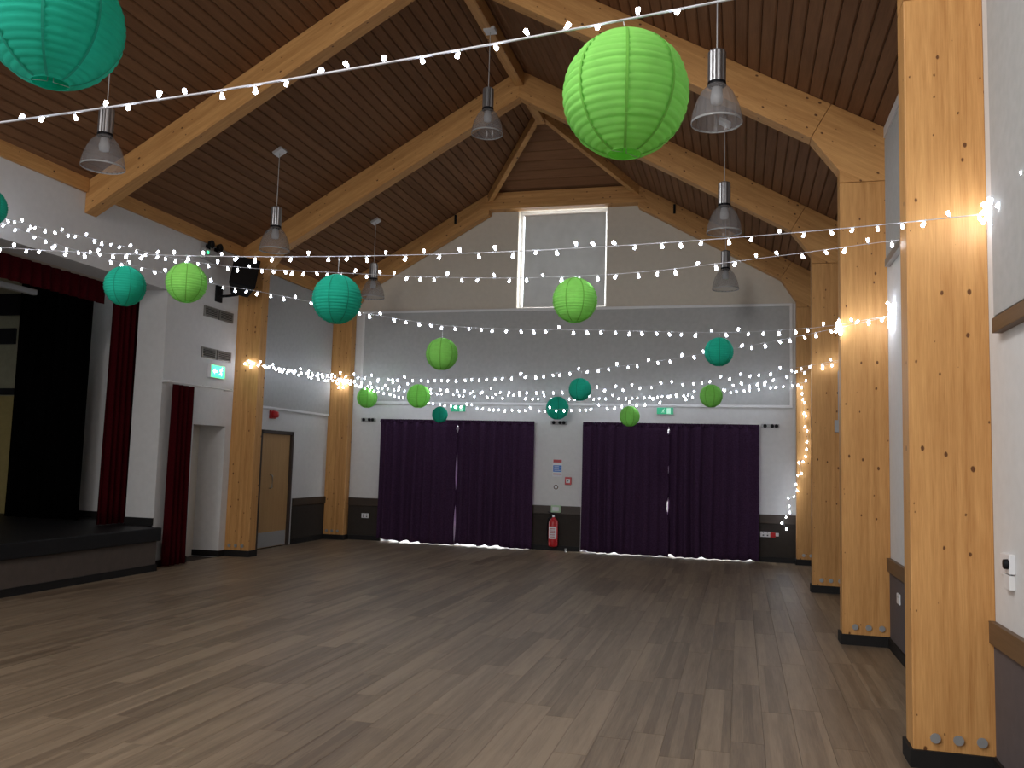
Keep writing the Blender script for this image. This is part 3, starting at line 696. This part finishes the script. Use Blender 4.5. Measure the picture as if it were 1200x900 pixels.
lantern('green', -1.14, 5.93, 2.75, .321, 2.92, 'lime green paper lantern overlapping the high window blind')
lantern('green', -2.84, 7.93, 2.63, .319, 2.91, 'lime green paper lantern alone against the grey back panel, over the left curtains')
lantern('teal', -.20, 8.26, 2.68, .273, 2.87, 'teal paper lantern high over the rightmost purple curtain')
lantern('teal', -1.78, 9.68, 2.44, .264, 2.67, 'smaller teal paper lantern above and right of its twin near the middle')
lantern('teal', -3.20, 15.20, 2.58, .42, 2.80, 'teal paper lantern low above the posters between the curtain pairs')
lantern('green', -1.63, 13.08, 2.33, .312, 2.54, 'lowest lime green paper lantern, touching the top of the third purple curtain')
lantern('green', -.39, 11.97, 2.56, .314, 2.79, 'lime green paper lantern above the rightmost purple curtain, under a teal one')
lantern('green', -4.65, 12.02, 2.53, .357, 2.67, 'right one of the two lime green lanterns above the leftmost purple curtain')
lantern('green', -6.93, 15.20, 2.74, .40, 3.02, 'lime green paper lantern beside the farthest left column')
lantern('teal', -5.10, 14.25, 2.38, .285, 2.60, 'smallest teal paper lantern, at the top of the left purple curtains')

# ------------------------------------------------------------------ fittings on the left wall
sp = thing('loudspeaker', (-7.55, 11.72, 3.98), 'black loudspeaker tilted down on a bracket at the left column', 'loudspeaker')
rot = Matrix.Rotation(R(40), 4, 'Z') @ Matrix.Rotation(R(-24), 4, 'X') @ Matrix.Rotation(R(10), 4, 'Y')
mb = MB(); c = Vector((-7.50, 11.68, 4.35)); pr = [(-.20, -.15), (.20, -.15), (.13, .15), (-.13, .15)]
vs_ = [c + rot.to_3x3() @ Vector((x, y, z)) for z in (-.27, .27) for x, y in pr]
mb.add(vs_, [(0, 3, 2, 1), (4, 5, 6, 7), (0, 1, 5, 4), (1, 2, 6, 5), (2, 3, 7, 6), (3, 0, 4, 7)]); mb.obj('cabinet', M['blackp'], sp, bevel=.012)
mb = MB().obox(c + rot.to_3x3() @ Vector((0, -.156, 0)), (.18, .006, .25), rot); mb.obj('grille', M['black'], sp, bevel=.004)
MB().tube([(XL+.02, 11.55, 4.02), (-7.70, 11.62, 4.04), (-7.62, 11.74, 4.08)], .022).obj('bracket_arm', M['blackp'], sp)
bx((XL, 11.46, 3.93), (XL+.03, 11.62, 4.18)).obj('bracket_plate', M['blackp'], sp, bevel=.004)
for k, z in enumerate((3.74, 3.11)):
    t = thing('wall_vent', (XL, 11.58, z-.10), ('upper', 'lower')[k]+' grey double vent grille above the green exit sign', 'vent')
    bx((XL, 11.20, z-.08), (XL+.008, 11.96, z+.08)).obj('backing', M['ventdark'], t)
    for a, b in ((11.20, 11.56), (11.60, 11.96)):
        MB().box((XL+.008, a, z-.08), (XL+.022, b, z-.062)).box((XL+.008, a, z+.062), (XL+.022, b, z+.08)).box((XL+.008, a, z-.062), (XL+.022, a+.02, z+.062)).box((XL+.008, b-.02, z-.062), (XL+.022, b, z+.062)).obj('frame', M['vent'], t)
        for j in range(5):
            zz = z-.05+.025*j; MB().obox((XL+.014, (a+b)/2, zz), (.009, (b-a)/2-.022, .003), Matrix.Rotation(R(35), 4, 'Y')).obj('slat', M['vent'], t)
def running_man(mb, o, u, h, mi, flip=1, depthv=None):
    """flat emergency-exit pictogram; o origin (centre), u horizontal unit vector, h height"""
    U = Vector(u)*flip; Z = Vector((0, 0, 1)); n = U.cross(Z).normalized()*.002 if depthv is None else Vector(depthv)
    def seg(a, b, w_):
        A = Vector(o)+U*a[0]*h+Z*a[1]*h; B = Vector(o)+U*b[0]*h+Z*b[1]*h; d = (B-A).normalized(); p = d.cross(n).normalized()*w_*h
        vs_ = [A-p, A+p, B+p, B-p]; mb.add(vs_ + [v+n for v in vs_], [(0, 1, 2, 3), (7, 6, 5, 4), (0, 4, 5, 1), (1, 5, 6, 2), (2, 6, 7, 3), (3, 7, 4, 0)], mi)
    seg((.10, .30), (.18, .38), .06)
    seg((.08, .24), (-.04, -.02), .06); seg((.06, .22), (.22, .10), .03); seg((.06, .22), (-.12, .18), .03); seg((-.12, .18), (-.18, .04), .03)
    seg((-.04, -.02), (.12, -.12), .04); seg((.12, -.12), (.08, -.32), .035); seg((-.04, -.02), (-.12, -.20), .04); seg((-.12, -.20), (-.30, -.24), .035)
ex = thing('exit_sign', (XL, 11.56, 2.74), 'glowing green exit sign on the left wall under the lower vent', 'sign')
bx((XL, 11.38, 2.74), (XL+.06, 11.76, 2.95)).obj('housing', M['whitep'], ex, bevel=.004)
bx((XL+.06, 11.40, 2.755), (XL+.066, 11.74, 2.935)).obj('lit_panel', M['exitlit'], ex)
mb = MB(); running_man(mb, (XL+.066, 11.64, 2.845), (0, 1, 0), .19, 0, depthv=(.003, 0, 0)); mb.add([(XL+.069, 11.42, 2.845), (XL+.069, 11.48, 2.89), (XL+.069, 11.48, 2.80)], [(0, 1, 2)]); mb.box((XL+.066, 11.48, 2.83), (XL+.069, 11.55, 2.86))
mb.obj('pictogram', M['exitwhite'], ex)
em = thing('emergency_light', (XL, 11.22, 4.48), 'grey box with a green indicator high on the left wall', 'light')
bx((XL, 11.02, 4.50), (XL+.09, 11.42, 4.66)).obj('housing', M['greyp'], em, bevel=.01)
for y in (11.12, 11.34): MB().lathe([(0, 0), (.05, 0), (.062, .05), (.055, .055), (0, .04)], 16, (XL+.09, y, 4.73), axis='X').box((XL+.03, y-.012, 4.65), (XL+.10, y+.012, 4.73)).obj('lamp_head', M['blackp'], em)
bx((XL+.09, 11.06, 4.58), (XL+.097, 11.11, 4.62)).obj('indicator', M['exitlit'], em)
t = thing('fire_bell', (XL, 13.30, 2.22), 'small red alarm sounder above the wooden side door', 'alarm')
bx((XL, 13.22, 2.22), (XL+.03, 13.40, 2.36)).obj('base', M['redp'], t, bevel=.006)
MB().lathe([(0, .09), (.05, .085), (.062, .03), (.062, 0)], 20, (XL+.03, 13.31, 2.29), axis='X').obj('dome', M['red'], t, smooth=True)

# ------------------------------------------------------------------ fittings on the back wall
for x, lab in ((-5.23, 'green exit sign over the left pair of purple curtains'), (-1.33, 'green exit sign over the right pair of purple curtains')):
    t = thing('exit_sign', (x, YB, 2.49), lab, 'sign', 'green exit signs on the back wall')
    bx((x-.13, YB-.045, 2.51), (x+.17, YB, 2.64)).obj('housing', M['whitep'], t, bevel=.004)
    bx((x-.125, YB-.050, 2.515), (x+.165, YB-.045, 2.635)).obj('sign_face', M['signgreen'], t)
    bx((x+.05, YB-.052, 2.525), (x+.12, YB-.050, 2.625)).obj('door_symbol', M['signpale'], t)
    mb = MB(); running_man(mb, (x-.01, YB-.052, 2.573), (1, 0, 0), .11, 0, depthv=(0, -.002, 0)); mb.obj('pictogram', M['signpale'], t)
for x, lab in ((-7.06, 'small twin emergency lamp left of the purple curtains'), (-3.25, 'small twin emergency lamp above the posters'), (.50, 'small twin emergency lamp right of the purple curtains')):
    t = thing('emergency_lamp', (x, YB, 2.30), lab, 'light', 'twin emergency lamps on the back wall')
    bx((x-.15, YB-.05, 2.30), (x+.15, YB, 2.37)).obj('housing', M['greyp'], t, bevel=.008)
    for dx in (-.09, .03, .10): MB().lathe([(0, 0), (.032, 0), (.030, -.018), (.02, -.02), (.018, -.012), (0, -.012)], 16, (x+dx, YB-.05, 2.335), axis='Y').obj('lamp_head', M['blackp'], t)
t = thing('safety_notice', (-3.26, YB, 1.36), 'blue and white safety notice with red header above the fire extinguisher', 'notice')
bx((-3.35, YB-.006, 1.34), (-3.17, YB, 1.66)).obj('sheet', M['whitep'], t)
bx((-3.34, YB-.008, 1.60), (-3.18, YB-.006, 1.655)).obj('red_header', M['redp'], t)
bx((-3.34, YB-.008, 1.43), (-3.18, YB-.006, 1.55)).obj('blue_block', M['blue'], t)
bx((-3.34, YB-.008, 1.38), (-3.18, YB-.006, 1.40)).obj('red_stripe', M['redp'], t)
mb = MB()
for k in range(4): mb.box((-3.32, YB-.0095, 1.452+k*.024), (-3.20-(k % 2)*.03, YB-.008, 1.460+k*.024))
mb.obj('print_lines', M['whitep'], t)
t = thing('call_point', (-3.06, YB, 1.22), 'red square fire alarm call point right of the notice', 'alarm')
bx((-3.11, YB-.04, 1.20), (-2.99, YB, 1.34)).obj('housing', M['red'], t, bevel=.006)
bx((-3.085, YB-.044, 1.235), (-3.015, YB-.04, 1.305)).obj('front_window', M['whitep'], t)
bx((-3.06, YB-.047, 1.26), (-3.04, YB-.044, 1.28)).obj('dot', M['blackp'], t)
t = thing('round_notice', (-3.27, YB, 1.09), 'tiny brown and white round sticker below the safety notice', 'notice')
MB().lathe([(0, -.006), (.055, -.006), (.055, 0)], 20, (-3.28, YB, 1.15), axis='Y').obj('disc', M['whitep'], t)
MB().lathe([(.028, -.008), (.045, -.008), (.045, -.006), (.028, -.006), (.028, -.008)], 20, (-3.28, YB, 1.15), axis='Y').obj('ring_print', M['dado'], t)
t = thing('junction_box', (-3.26, YB-.035, .68), 'pale green box on the dado rail above the fire extinguisher', 'box')
bx((-3.35, YB-.085, .69), (-3.17, YB-.035, .82)).obj('housing', M['greenbox'], t, bevel=.006)
bx((-3.32, YB-.088, .72), (-3.20, YB-.085, .79)).obj('label_plate', M['whitep'], t)
fe = thing('fire_extinguisher', (-3.29, YB-.11, .08), 'red fire extinguisher hanging on the dark wainscot between the curtains', 'fire extinguisher')
ex0 = (-3.29, YB-.11, .08)
MB().lathe([(0, 0), (.07, 0), (.082, .012), (.085, .03), (.085, .42), (.075, .465), (.045, .50), (.025, .51), (.025, .53), (0, .53)], 28, ex0).obj('cylinder', M['red'], fe, smooth=True)
mb = MB(); vs_, fs = [], []
for z in (.14, .36):
    for k in range(9): a = -math.pi/2-.9+1.8*k/8; vs_.append((ex0[0]+.0865*math.cos(a), ex0[1]+.0865*math.sin(a), ex0[2]+z))
for k in range(8): fs.append((k, k+1, k+10, k+9))
mb.add(vs_, fs); lb = mb.obj('label', M['whitep'], fe)
mb = MB()
for r_ in range(5):
    z = ex0[2]+.17+r_*.036
    for k in range(6): a = -math.pi/2-.6+1.2*k/6; a2 = a+.15; mb.add([(ex0[0]+.0875*math.cos(q_), ex0[1]+.0875*math.sin(q_), zz) for q_, zz in ((a, z), (a2, z), (a2, z+.015), (a, z+.015))], [(0, 1, 2, 3)])
mb.obj('label_print', M['redp'], lb)
MB().box((ex0[0]-.02, ex0[1]-.02, ex0[2]+.53), (ex0[0]+.02, ex0[1]+.02, ex0[2]+.57)).obj('valve', M['steel'], fe)
MB().obox((ex0[0]-.04, ex0[1], ex0[2]+.60), (.07, .012, .006), Matrix.Rotation(R(18), 4, 'Y')).obox((ex0[0]-.04, ex0[1], ex0[2]+.565), (.06, .012, .005), Matrix.Rotation(R(-5), 4, 'Y')).obj('handle', M['blackp'], fe)
MB().tube([(ex0[0]-.02, ex0[1], ex0[2]+.55), (ex0[0]-.10, ex0[1]-.01, ex0[2]+.50), (ex0[0]-.115, ex0[1]-.01, ex0[2]+.35), (ex0[0]-.105, ex0[1]-.01, ex0[2]+.12)], .012, 8).obj('hose', M['blackp'], fe, smooth=True)
bx((ex0[0]-.03, YB-.03, ex0[2]+.30), (ex0[0]+.03, YB-.012, ex0[2]+.48)).obj('wall_hook', M['blackp'], fe)
def socket(x, z, label, wall='back', y=None, wdt=.15):
    if wall == 'back':
        t = thing('power_socket', (x, YB-.012, z-.045), label, 'socket')
        bx((x-wdt/2, YB-.024, z-.045), (x+wdt/2, YB-.012, z+.045)).obj('face_plate', M['whitep'], t, bevel=.003)
        for dx in (-.035, .035):
            bx((x+dx-.008, YB-.027, z+.015), (x+dx+.008, YB-.024, z+.032)).obj('switch', M['greyp'], t)
            bx((x+dx-.012, YB-.0255, z-.025), (x+dx+.012, YB-.024, z-.005)).obj('pin_holes', M['blackp'], t)
    else:
        t = thing('power_socket', (XW-.012, y, z-.045), label, 'socket')
        bx((XW-.024, y-wdt/2, z-.045), (XW-.012, y+wdt/2, z+.045)).obj('face_plate', M['whitep'], t, bevel=.003)
        bx((XW-.027, y-.01, z+.01), (XW-.024, y+.01, z+.03)).obj('switch', M['greyp'], t)
    return t
socket(-7.05, .47, 'white double socket low on the wainscot by the left curtain')
s2 = socket(.42, .47, 'white double socket with a red plug right of the curtains', wdt=.17)
bx((.50, YB-.060, .425), (.585, YB-.012, .505)).obj('red_plug', M['red'], s2, bevel=.006)
bx((.585, YB-.030, .445), (.64, YB-.012, .50)).obj('face_plate', M['whitep'], s2)
socket(0, .51, 'white socket on the wainscot between the two nearest columns', 'right', 8.17, .13)
t = thing('door_stop', (-3.04, YB-.2, 0), 'small metal floor stop right of the fire extinguisher', 'door stop')
MB().lathe([(.025, 0), (.025, .01), (.014, .015), (.014, .045), (.02, .05), (.02, .062), (0, .064)], 16, (-3.04, YB-.2, 0)).obj('post', M['steel'], t, smooth=True)
# controls on the right wall at the picture edge
t = thing('light_switch', (XW, 5.12, 1.09), 'white light switch plate on the right wall beside the nearest column', 'switch')
bx((XW-.012, 5.05, 1.08), (XW, 5.13, 1.19)).obj('face_plate', M['whitep'], t, bevel=.003)
bx((XW-.018, 5.075, 1.12), (XW-.012, 5.105, 1.16)).obj('rocker', M['trimw'], t)
t = thing('control_box', (XW, 4.96, 1.03), 'white wall control box at the right edge of the picture', 'control')
bx((XW-.03, 4.90, 1.10), (XW, 5.03, 1.20)).obj('housing', M['whitep'], t, bevel=.004)
bx((XW-.028, 4.91, 1.02), (XW, 5.02, 1.095)).obj('lower_cover', M['trimw'], t, bevel=.004)
MB().lathe([(0, -.022), (.024, -.02), (.026, 0)], 18, (XW-.03, 4.925, 1.15), axis='X').obj('dark_knob', M['blackp'], t, smooth=True)
t = thing('junction_box', (1.24, FR[2], 2.1), 'small grey box high on the front of the third right column', 'box')
bx((1.20, FR[2]-.053, 2.10), (1.30, FR[2]-.003, 2.26)).obj('housing', M['greyp'], t, bevel=.006)
MB().tube([(1.25, FR[2]-.02, 2.26), (1.25, FR[2]-.02, 2.9), (1.28, FR[2]-.01, 3.0)], .006).obj('cable', M['greyp'], t)
